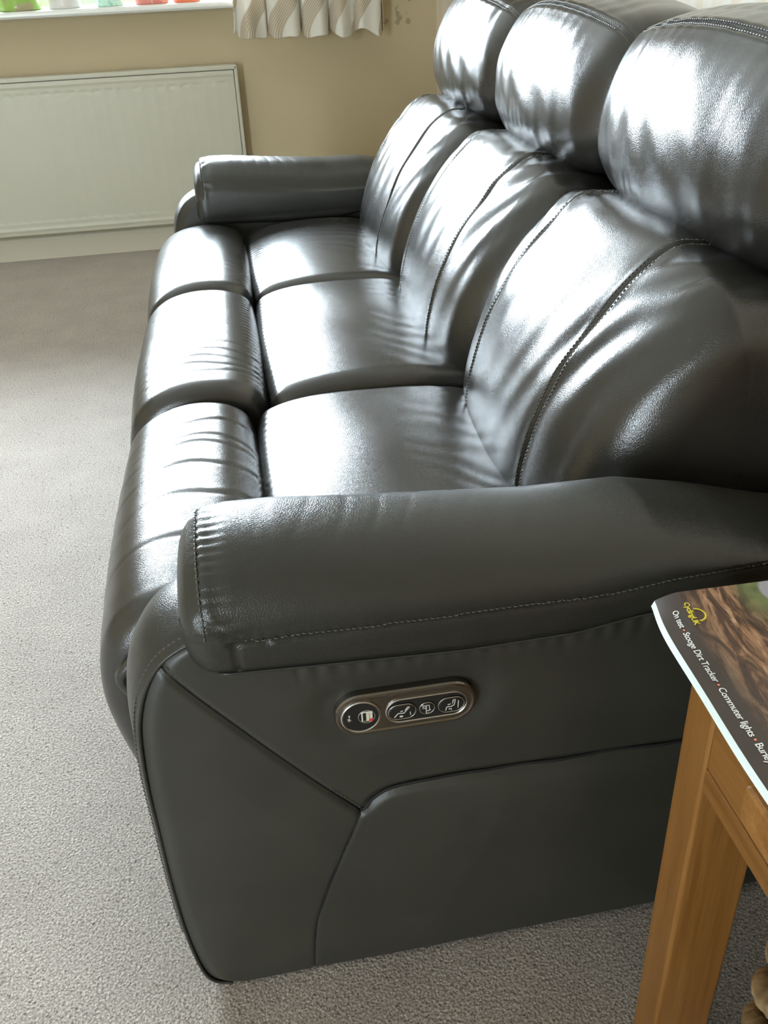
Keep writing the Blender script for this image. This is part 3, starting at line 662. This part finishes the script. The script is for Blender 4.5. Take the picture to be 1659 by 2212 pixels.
        o = o-0.0032*np.exp(-((x-fs)/0.0028)**2)*(z > 0.552)+0.0010*np.exp(-((x-fs-0.009)/0.005)**2)*(z > 0.552)
        o = o-0.0028*np.exp(-((x-0.198)/0.0022)**2)*(z < zsn)*(y < 0.01)
        o = o+0.0010*np.sin((z*1.0+y)*2*PI/0.014+sn(x, y, 3, 3))*np.exp(-((x-fs-0.012)/0.014)**2)*(x > fs+0.003)*(z > 0.57)
        o = o+0.0006*np.sin(x*2*PI/0.012+2*sn(x, z, 5, 3))*np.exp(-((z-zsn-0.008)/0.008)**2)*(y < 0.0)
        cr = np.sin((x-0.35*y)*2*PI/0.034+2.2*sn(x, y, 12, 3))
        o = o-0.0006*np.clip(cr-0.55, 0, 1)*2*np.exp(-((x-0.36)/0.13)**2)*(z > 0.60)
        return o+0.0008*sn(x, z+y, 21, 1.5)
    pad, G, Nn = None, None, None
    pad, G, Nn = loft('arm_pad', pad_sec, 0.150, 0.93, 'x', M['leather_pad'], arm, 0.028, 0.03, 0.004, (), d_pad, None, 300 and 200)
    st = MB()
    zsn = np.interp(G[:, 0, 0], [0.15, 0.20, 0.28, 0.37, 0.56, 0.63, 0.73, 0.95], [0.562, 0.557, 0.555, 0.553, 0.552, 0.560, 0.566, 0.52])
    pp, nn = [], []
    for r_ in range(10, G.shape[0]-8):
        if G[r_, 0, 0] < 0.205: continue
        cand = np.where(G[r_, :, 1] < 0.02)[0]; j = cand[np.argmin(np.abs(G[r_, cand, 2]-zsn[r_]-0.0065))]; pp.append(G[r_, j]); nn.append(Nn[r_, j])
    stitches(st, pp, nn, 0.0060, 0.0042, 0.0008)
    pp, nn = [], []; r0 = int(np.argmin(np.abs(G[:, 50, 0]-0.175)))
    sel = [j for j in range(200) if G[r0, j, 2] > 0.565]
    for j in sel: pp.append(G[r0, j]); nn.append(Nn[r0, j])
    stitches(st, pp, nn, 0.0064, 0.0048, 0.0010)
    if mirror:
        for o in (pad,):
            for v in o.data.vertices: v.co.y = LEN-v.co.y
            fixn(o)
        st.v = [(a, LEN-b_, c) for a, b_, c in st.v]
    tag(st.build('seam_stitching', M['thread'], arm, True), kind='stuff')
    # lower welt of the pad band
    wb = MB(); xs_ = np.linspace(0.178, 0.90, 60); zl = np.interp(xs_, [0.15, 0.19, 0.28, 0.42, 0.54, 0.60, 0.95], [0.520, 0.514, 0.509, 0.502, 0.504, 0.514, 0.54])
    wb.tube(mv(np.stack([xs_, np.full(60, -0.0145)-0.0, zl+0.001], 1)), 0.0016, 6); wb.build('pad_welt', M['piping'], arm, True)
    # folded gusset between arm and footrest
    gp = catmull([(0.16, 0.455), (0.10, 0.435), (0.062, 0.405), (0.050, 0.385), (0.062, 0.355), (0.075, 0.30), (0.080, 0.23), (0.085, 0.12)], False, 60)
    gb = MB()
    for off, y in ((0, 0.158), (0.022, 0.147), (0.04, 0.139)):
        gb.tube(mv(np.array([(x+off, y, z-off*0.4) for x, z in gp])), 0.0085, 8)
    gb.build('folded_gusset', LE, arm, True)
build_arm(False); build_arm(True)

# control panel on the near side panel --------------------------------
cp = bpy.data.objects.new('control_panel', None); C.objects.link(cp); cp.parent = sofa; cp.location = (0.3615, -0.001, 0.4275); cp.rotation_euler = (0, math.radians(0), 0)
def stadium(L_, R_, n=18, cx=0, cz=0):
    pts = []
    for k in range(n+1): a = -PI/2+PI*k/n; pts.append((cx+L_+R_*math.cos(a), cz+R_*math.sin(a)))
    for k in range(n+1): a = PI/2+PI*k/n; pts.append((cx-L_+R_*math.cos(a), cz+R_*math.sin(a)))
    return pts
def plate(name, rings, mat, parent):   # rings: list of (L, R, depth outwards, cx, cz)
    V, Fc = [], []
    for (L_, R_, d, cx, cz) in rings: V += [(x, -d, z) for x, z in stadium(L_, R_, 18, cx, cz)]
    k = 38
    for i in range(len(rings)-1): Fc += [(i*k+j, i*k+(j+1) % k, (i+1)*k+(j+1) % k, (i+1)*k+j) for j in range(k)]
    Fc.append(tuple(range((len(rings)-1)*k, len(rings)*k)))
    return fixn(mesh(name, V, Fc, mat, parent, False))
plate('bezel', [(0.0485, 0.0275, -0.006, 0, 0), (0.0485, 0.0275, 0.0035, 0, 0), (0.0485, 0.0262, 0.0055, 0, 0), (0.0485, 0.0235, 0.0060, 0, 0), (0.0485, 0.0215, 0.0052, 0, 0)], M['chrome'], cp)
# usb end
plate('port_surround', [(0, 0.0212, 0.005, -0.0485, 0), (0, 0.0212, 0.0072, -0.0485, 0), (0, 0.0198, 0.0078, -0.0485, 0), (0, 0.0190, 0.0066, -0.0485, 0)], M['silver'], cp)
plate('port_disc', [(0, 0.0189, 0.005, -0.0485, 0), (0, 0.0187, 0.0070, -0.0485, 0), (0, 0.0, 0.0070, -0.0485, 0)], M['blackplastic'], cp)
q = MB()
for (rr, z) in ((0.0088, 0),):
    pts = [(-0.0425+rr*math.cos(t), -0.0072, rr*0.95*math.sin(t)) for t in np.linspace(0, 2*PI, 24, endpoint=False)]
    q.tube(pts, 0.0005, 6, 0, True)
q.build('port_ring', M['silver'], cp, True)
bx('usb_socket', -0.0480, -0.0362, -0.0080, -0.0068, -0.0058, 0.0072, M['icon'], cp, 0.0004)
bx('usb_slot', -0.0466, -0.0432, -0.0086, -0.0078, -0.0046, 0.0060, M['blackplastic'], cp, 0.0003)
bx('usb_tongue', -0.0430, -0.0398, -0.0090, -0.0078, -0.0044, 0.0052, M['cream_plastic'], cp, 0.0004)
bx('red_tab', -0.0405, -0.0364, -0.0092, -0.0078, -0.0056, -0.0026, M['red'], cp, 0.0004)
q = MB(); q.tube([(-0.0605, -0.0073, -0.004), (-0.0605, -0.0073, 0.004)], 0.0004, 6); q.tube([(-0.0625, -0.0073, -0.0026), (-0.0605, -0.0073, -0.0008), (-0.0585, -0.0073, -0.0026)], 0.0004, 6)
q.tube([(-0.0625, -0.0073, 0.0004), (-0.0605, -0.0073, -0.0014)], 0.0004, 6); q.tube([(-0.0605, -0.0073, 0.0035), (-0.0605, -0.0073, 0.0052)], [0.0012, 0.0002], 8)
q.build('usb_symbol', M['icon'], cp, True)
# button tray
plate('button_tray', [(0.0275, 0.0165, 0.005, 0.0215, 0), (0.0275, 0.0165, 0.0066, 0.0215, 0), (0.0275, 0.0155, 0.0070, 0.0215, 0), (0.0275, 0.0146, 0.0062, 0.0215, 0)], M['silver'], cp)
plate('tray_face', [(0.0275, 0.0146, 0.005, 0.0215, 0), (0.0275, 0.0144, 0.0064, 0.0215, 0), (0.0275, 0.0, 0.0064, 0.0215, 0)], M['blackplastic'], cp)
def button(cx, L_, R_, icon, col):
    rg = MB(); rg.tube([(x, -0.0078, z) for x, z in stadium(L_, R_, 18, cx)][:-1], 0.00055, 6, 0, True)
    bt = plate('button', [(L_, R_, 0.005, cx, 0), (L_, R_*0.97, 0.0072, cx, 0), (L_, R_*0.8, 0.0080, cx, 0), (L_*0.9, R_*0.05, 0.0083, cx, 0)], col, cp)
    rg.build('button_ring', M['silver'], cp, True)
    ic = MB()
    for path in icon: ic.tube([(cx+x, -0.0086, z) for x, z in path], 0.00055, 6)
    ic.build('button_icon', M['icon'], cp, True)
seat_flat = [[(-0.0085, -0.0060), (-0.0045, -0.0010), (0.0015, -0.0015), (0.0080, 0.0062)], [(0.0080, 0.0062), (0.0060, 0.0064), (0.0030, 0.0022)], [(-0.0020, 0.0010), (0.0010, 0.0020)], [(-0.0030, -0.0050), (0.0005, -0.0048), (0.0004, -0.0062), (-0.003, -0.006)], [(0.0085, -0.001), (0.0085, -0.005)]]
seat_up = [[(-0.0045, 0.0005), (-0.0042, 0.0040), (0.0022, 0.0045), (0.0026, -0.0022), (0.0040, -0.0022)], [(-0.0010, 0.0040), (-0.0010, -0.0062), (0.0030, -0.0060)], [(-0.0036, 0.0010), (-0.0012, 0.0010)], [(0.0000, -0.0030), (0.0026, -0.0030)]]
seat_tip = [[(-0.0062, -0.0066), (-0.0052, -0.0020), (0.0000, -0.0018), (0.0030, 0.0000), (0.0042, 0.0070)], [(0.0042, 0.0070), (0.0020, 0.0068), (0.0012, 0.0022)], [(-0.0040, 0.0010), (-0.0005, 0.0018)], [(-0.0030, -0.0052), (0.0002, -0.0050), (0.0000, -0.0068)], [(0.0075, 0.0050), (0.0070, -0.0050)]]
button(-0.0050, 0.0048, 0.0098, seat_flat, M['blackplastic'])
button(0.0215, 0.0002, 0.0078, seat_up, M['blackplastic'])
button(0.0475, 0.0042, 0.0098, seat_tip, M['blackplastic'])

# ------------------------------------------------------------------ oak side table
TX, TZ = 0.598, 0.593; TX1, TY0, TY1 = 1.02, -0.72, -0.140
tab = empty('side_table', ((TX+TX1)/2, (TY0+TY1)/2, 0), 'honey coloured oak side table with a drawer beside the sofa arm', 'table')
def tb(name, x0, x1, y0, y1, z0, z1, mt, bev=0.0025): return rel(tab, bx(name, x0, x1, y0, y1, z0, z1, mt, bev=bev))
tb('table_top', TX-0.006, TX1+0.006, TY0-0.006, TY1+0.006, 0.571, TZ, M['oak_y'], 0.003)
def leg(x0, y0, sx, sy):
    # chunky leg, tapered slightly on its inner faces
    V = []
    for z, t in ((0, 1), (0.450, 0), (0.571, 0)):
        wx, wy = 0.069-0.003*t, 0.046-0.001*t
        xa, xb = (x0, x0+wx) if sx > 0 else (x0-wx, x0); ya, yb = (y0-wy, y0) if sy > 0 else (y0, y0+wy)
        V += [(xa, ya, z), (xb, ya, z), (xb, yb, z), (xa, yb, z)]
    Fc = [(0, 3, 2, 1), (8, 9, 10, 11)]+[(i*4+j, i*4+(j+1) % 4, (i+1)*4+(j+1) % 4, (i+1)*4+j) for i in range(2) for j in range(4)]
    o = mesh('leg', V, Fc, M['oak_z'], None, False)
    bm = bmesh.new(); bm.from_mesh(o.data); bmesh.ops.bevel(bm, geom=[e for e in bm.edges if abs((e.verts[0].co-e.verts[1].co).z) > 0.1], offset=0.0035, segments=3, affect='EDGES', profile=0.5); bm.to_mesh(o.data); bm.free(); fixn(o)
    rel(tab, o)
leg(TX, TY1, 1, 1); leg(TX1, TY1, -1, 1); leg(TX, TY0, 1, -1); leg(TX1, TY0, -1, -1)
YA, YBk = TY0+0.047, TY1-0.047
dw = bpy.data.objects.new('drawer', None); C.objects.link(dw); rel(tab, dw)
tb('upper_rail', TX+0.001, TX+0.022, YA, YBk, 0.558, 0.5705, M['oak_y'], 0.001)
dfr = tb('drawer_front', TX+0.0005, TX+0.020, YA+0.0012, YBk-0.0012, 0.4775, 0.5565, M['oak_y'], 0.0018); dfr.parent = dw; dfr.matrix_parent_inverse = Matrix()
pl_ = bx('drawer_pull', 0.574, TX+0.002, -0.52, -0.276, 0.520, 0.558, M['oak_x'], None, 0.0035); pl_.parent = dw
dbx = bx('drawer_box', TX+0.021, TX1-0.03, YA+0.01, YBk-0.01, 0.485, 0.550, M['oak_y'], None, 0.002); dbx.parent = dw
tb('lower_rail', TX, TX+0.022, YA, YBk, 0.450, 0.4758, M['oak_y'], 0.0015)
tb('back_rail', TX1-0.022, TX1, YA, YBk, 0.440, 0.570, M['oak_y'], 0.0015)
for y in (TY0+0.010, TY1-0.032): tb('end_rail', TX+0.068, TX1-0.068, y, y+0.022, 0.440, 0.570, M['oak_x'], 0.0015)

# ------------------------------------------------------------------ woven basket under the table
M['seagrass'] = None
m, n, l, b_ = newmat('seagrass'); tc = n.new('ShaderNodeTexCoord'); nz = node(n, 'ShaderNodeTexNoise', Scale=60.0, Detail=4.0); l.new(tc.outputs['Object'], nz.inputs['Vector'])
r = ramp(n, [(0.3, (0.30, 0.20, 0.10)), (0.7, (0.62, 0.46, 0.26))]); l.new(nz.outputs['Fac'], r.inputs[0]); l.new(r.outputs[0], b_.inputs['Base Color']); b_.inputs['Roughness'].default_value = 0.7
M['seagrass'] = m
bk = empty('woven_basket', (0.795, -0.385, 0), 'tan woven seagrass basket on the carpet under the oak side table', 'basket')
BR = lambda z: 0.148+0.034*math.sin(PI*min(1, z/0.38)*0.85)
V, Fc, S = [], [], 48
for z in np.linspace(0.004, 0.375, 12):
    for k in range(S): V.append((BR(z)*0.96*math.cos(2*PI*k/S), BR(z)*0.96*math.sin(2*PI*k/S), z))
Fc = [(i*S+k, i*S+(k+1) % S, (i+1)*S+(k+1) % S, (i+1)*S+k) for i in range(11) for k in range(S)]+[tuple(range(S))]
mesh('basket_wall', V, Fc, plain('dark_reed', (0.10, 0.06, 0.03), 0.8), bk)
rows, NS = 14, 22
me_rows = []
for i in range(rows):
    z0 = 0.014+i*0.0265
    for k in range(NS):
        a0 = 2*PI*(k+0.5*(i % 2))/NS; pth = []
        for t in np.linspace(-0.62, 0.62, 9):
            a = a0+t*2*PI/NS; bul = 0.010*math.cos(t*PI/1.24)-0.002
            z = z0+0.034*t; rr = BR(z0)+bul; pth.append((rr*math.cos(a), rr*math.sin(a), z))
        sb = MB(); sb.tube(pth, [0.004, 0.0075, 0.0095, 0.0108, 0.0112, 0.0108, 0.0095, 0.0075, 0.004], 6)
        sb.build('strand', M['seagrass'], bk, True)
rb = MB()
for ph in (0, PI):
    rb.tube([((BR(0.375)+0.004*math.cos(20*t+ph))*math.cos(t), (BR(0.375)+0.004*math.cos(20*t+ph))*math.sin(t), 0.378+0.006*math.sin(20*t+ph)) for t in np.linspace(0, 2*PI, 160, endpoint=False)], 0.0085, 6, 0, True)
rb.build('rim', M['seagrass'], bk, True)

# ------------------------------------------------------------------ magazine on the table
def cover_mat():
    m, n, l, b = newmat('magazine_cover'); uv = n.new('ShaderNodeUVMap'); s = n.new('ShaderNodeSeparateXYZ'); l.new(uv.outputs[0], s.inputs[0])
    # u: distance in from the long printed edge (m), v: distance along it (m)
    mp = n.new('ShaderNodeMapping'); mp.inputs['Rotation'].default_value = (0, 0, math.radians(24)); mp.inputs['Scale'].default_value = (85, 19, 1); l.new(uv.outputs[0], mp.inputs[0])
    nz = node(n, 'ShaderNodeTexNoise', Scale=1.0, Detail=9.0, Roughness=0.66, Distortion=1.1); l.new(mp.outputs[0], nz.inputs['Vector'])
    r = ramp(n, [(0.30, (0.035, 0.022, 0.018)), (0.46, (0.12, 0.065, 0.04)), (0.56, (0.36, 0.19, 0.10)), (0.68, (0.55, 0.38, 0.24))]); l.new(nz.outputs['Fac'], r.inputs[0])
    def mr(src, a, c):
        x = node(n, 'ShaderNodeMapRange'); x.inputs[1].default_value = a; x.inputs[2].default_value = c; l.new(src, x.inputs[0]); return x.outputs[0]
    band = mr(s.outputs[0], 0.022, 0.050)
    mx = n.new('ShaderNodeMix'); mx.data_type = 'RGBA'; l.new(band, mx.inputs[0]); mx.inputs[6].default_value = (0.050, 0.035, 0.030, 1); l.new(r.outputs[0], mx.inputs[7])
    n2 = node(n, 'ShaderNodeTexNoise', Scale=28.0, Detail=3.0); l.new(uv.outputs[0], n2.inputs['Vector'])
    gr = ramp(n, [(0.3, (0.05, 0.07, 0.04)), (0.55, (0.20, 0.22, 0.09)), (0.75, (0.42, 0.40, 0.30))]); l.new(n2.outputs['Fac'], gr.inputs[0])
    g1 = mr(s.outputs[0], 0.078, 0.098); g2 = mr(s.outputs[1], 0.065, 0.030)
    gm = node(n, 'ShaderNodeMath', operation='MULTIPLY'); l.new(g1, gm.inputs[0]); l.new(g2, gm.inputs[1])
    m2 = n.new('ShaderNodeMix'); m2.data_type = 'RGBA'; l.new(gm.outputs[0], m2.inputs[0]); l.new(mx.outputs[2], m2.inputs[6]); l.new(gr.outputs[0], m2.inputs[7])
    # pale grey rounded shape at the far right
    vm = node(n, 'ShaderNodeVectorMath', operation='DISTANCE'); l.new(uv.outputs[0], vm.inputs[0]); vm.inputs[1].default_value = (0.132, 0.016, 0)
    k = mr(vm.outputs['Value'], 0.027, 0.024)
    m3 = n.new('ShaderNodeMix'); m3.data_type = 'RGBA'; l.new(k, m3.inputs[0]); l.new(m2.outputs[2], m3.inputs[6]); m3.inputs[7].default_value = (0.36, 0.34, 0.36, 1)
    l.new(m3.outputs[2], b.inputs['Base Color']); b.inputs['Roughness'].default_value = 0.30; return m
mg = empty('magazine', (0.68, -0.19, TZ+0.001), 'glossy cycling magazine with brown rock cover lying on the oak table', 'magazine')
MGW, MGL, MT = 0.215, 0.30, 0.0050
A0 = np.array([0.567, -0.088]); ang = math.radians(-1.0)
ex = np.array([math.cos(ang*0.9), math.sin(ang*0.9)]); ey = np.array([math.sin(ang), -math.cos(ang)])   # u inward (+x), v towards the viewer (-y)
def mag_pt(u, v, h):
    p = A0+ex*u+ey*v
    p = p+ex*0.013*math.exp(-(v/0.045)**1.3)*max(0, 1-u/0.08)
    droop = 0.004*math.exp(-(v/0.05)**1.6)+0.0025*(0.5+0.5*math.sin(v*34+1))
    lift = 0.0
    return (p[0], p[1], TZ+0.0008+h-droop*max(0, 1-u/0.026)**1.5)
nu_, nv_ = 60, 110
us = np.concatenate([np.linspace(0, 0.03, 30), np.linspace(0.036, MGW, 30)]); vs_ = np.linspace(0, MGL, nv_)
V = [mag_pt(u, v, MT) for v in vs_ for u in us]
Fc = [(j*nu_+i, (j+1)*nu_+i, (j+1)*nu_+i+1, j*nu_+i+1) for j in range(nv_-1) for i in range(nu_-1)]
cov = mesh('cover', V, Fc, cover_mat(), None); uvl = cov.data.uv_layers.new(name='UVMap')
for lp in cov.data.loops: k = lp.vertex_index; uvl.data[lp.index].uv = (us[k % nu_], vs_[k//nu_])
rel(mg, cov)
for f_ in cov.data.polygons: pass
pg = MB()    # page block: several leaves each slightly offset
for q_ in range(6):
    h0 = MT*(q_)/6; h1 = MT*(q_+0.86)/6; du = -0.0010*(5-q_)*0.6
    top = [mag_pt(u+du, v, h1) for v in vs_ for u in us]; bot = [mag_pt(u+du, v, h0) for v in vs_ for u in us]
    k = len(top); F1 = [(j*nu_+i, (j+1)*nu_+i, (j+1)*nu_+i+1, j*nu_+i+1) for j in range(nv_-1) for i in range(nu_-1)]
    F2 = [tuple(k+a for a in f[::-1]) for f in F1]; F3 = [(j*nu_, k+j*nu_, k+(j+1)*nu_, (j+1)*nu_) for j in range(nv_-1)]
    F3 += [(j*nu_+nu_-1, (j+1)*nu_+nu_-1, k+(j+1)*nu_+nu_-1, k+j*nu_+nu_-1) for j in range(nv_-1)]
    F3 += [(i, i+1, k+i+1, k+i) for i in range(nu_-1)]+[((nv_-1)*nu_+i, k+(nv_-1)*nu_+i, k+(nv_-1)*nu_+i+1, (nv_-1)*nu_+i+1) for i in range(nu_-1)]
    pg.add(top+bot, F1+F2+F3)
rel(mg, pg.build('pages', M['paper'], None, False))
def flat_text(s, size, bold=0.0, shear=0.0, spacing=1.0):
    cu = bpy.data.curves.new('lettering', 'FONT'); cu.body = s; cu.size = 1.0; cu.offset = bold/size; cu.shear = shear; cu.space_character = spacing; cu.resolution_u = 3
    o = bpy.data.objects.new('lettering', cu); C.objects.link(o); bpy.context.view_layer.update()
    me = bpy.data.meshes.new_from_object(o.evaluated_get(bpy.context.evaluated_depsgraph_get())); bpy.data.objects.remove(o)
    return [v.co*size for v in me.vertices], [tuple(p.vertices) for p in me.polygons]
def print_text(name, s, size, u0, v0, mt, bold=0.0003, shear=0.0, spacing=0.95, lift=0.0005):
    V_, F_ = flat_text(s, size, bold, shear, spacing); wv = max(v.x for v in V_)
    k = len(V_); VV = [mag_pt(u0+v.y+a, v0+v.x+b_, MT+lift+c) for a, b_, c in ((0, 0, 0), (0.00012, 0.00022, 0.00002)) for v in V_]   # struck twice: heavier weight
    o = mesh(name, VV, F_+[tuple(i+k for i in f) for f in F_], mt, None, False); rel(mg, o); return v0+wv
def dot(u, v, r_, mt):
    P_ = [mag_pt(u+r_*math.cos(t), v+r_*math.sin(t), MT+0.0004) for t in np.linspace(0, 2*PI, 16, endpoint=False)]
    rel(mg, mesh('print_dot', P_, [tuple(range(16))], mt, None, False))
SZ, U0 = 0.0082, 0.0115
v = 0.024
for i_, wd in enumerate(['On test', 'Stooge Dirt Tracker', 'Commuter lights', 'Burley t']):
    v = print_text('lettering', wd, SZ, U0, v, M['print_white'], 0.00004)
    if i_ < 3: dot(U0+0.0026, v+0.0034, 0.0011, M['print_orange']); v += 0.0068
print_text('lettering', 'CyclingUK', 0.0080, 0.0255, 0.0165, M['print_yellow'], 0.00012, 0, 0.92)
gear, R_ = [], 0.0088     # half chainring over the logo
gu, gv = 0.0325, 0.0350
V, Fc = [], []; N_ = 72
for k in range(N_+1):
    a = PI*k/N_; tooth = 0.0010 if (k//3) % 2 == 0 else 0
    for rr in (R_-0.0012, R_+tooth): V.append(mag_pt(gu+rr*math.sin(a), gv-rr*math.cos(a), MT+0.0004))
Fc = [(2*k, 2*k+1, 2*k+3, 2*k+2) for k in range(N_)]
rel(mg, mesh('logo', V, Fc, M['print_yellow'], None, False))
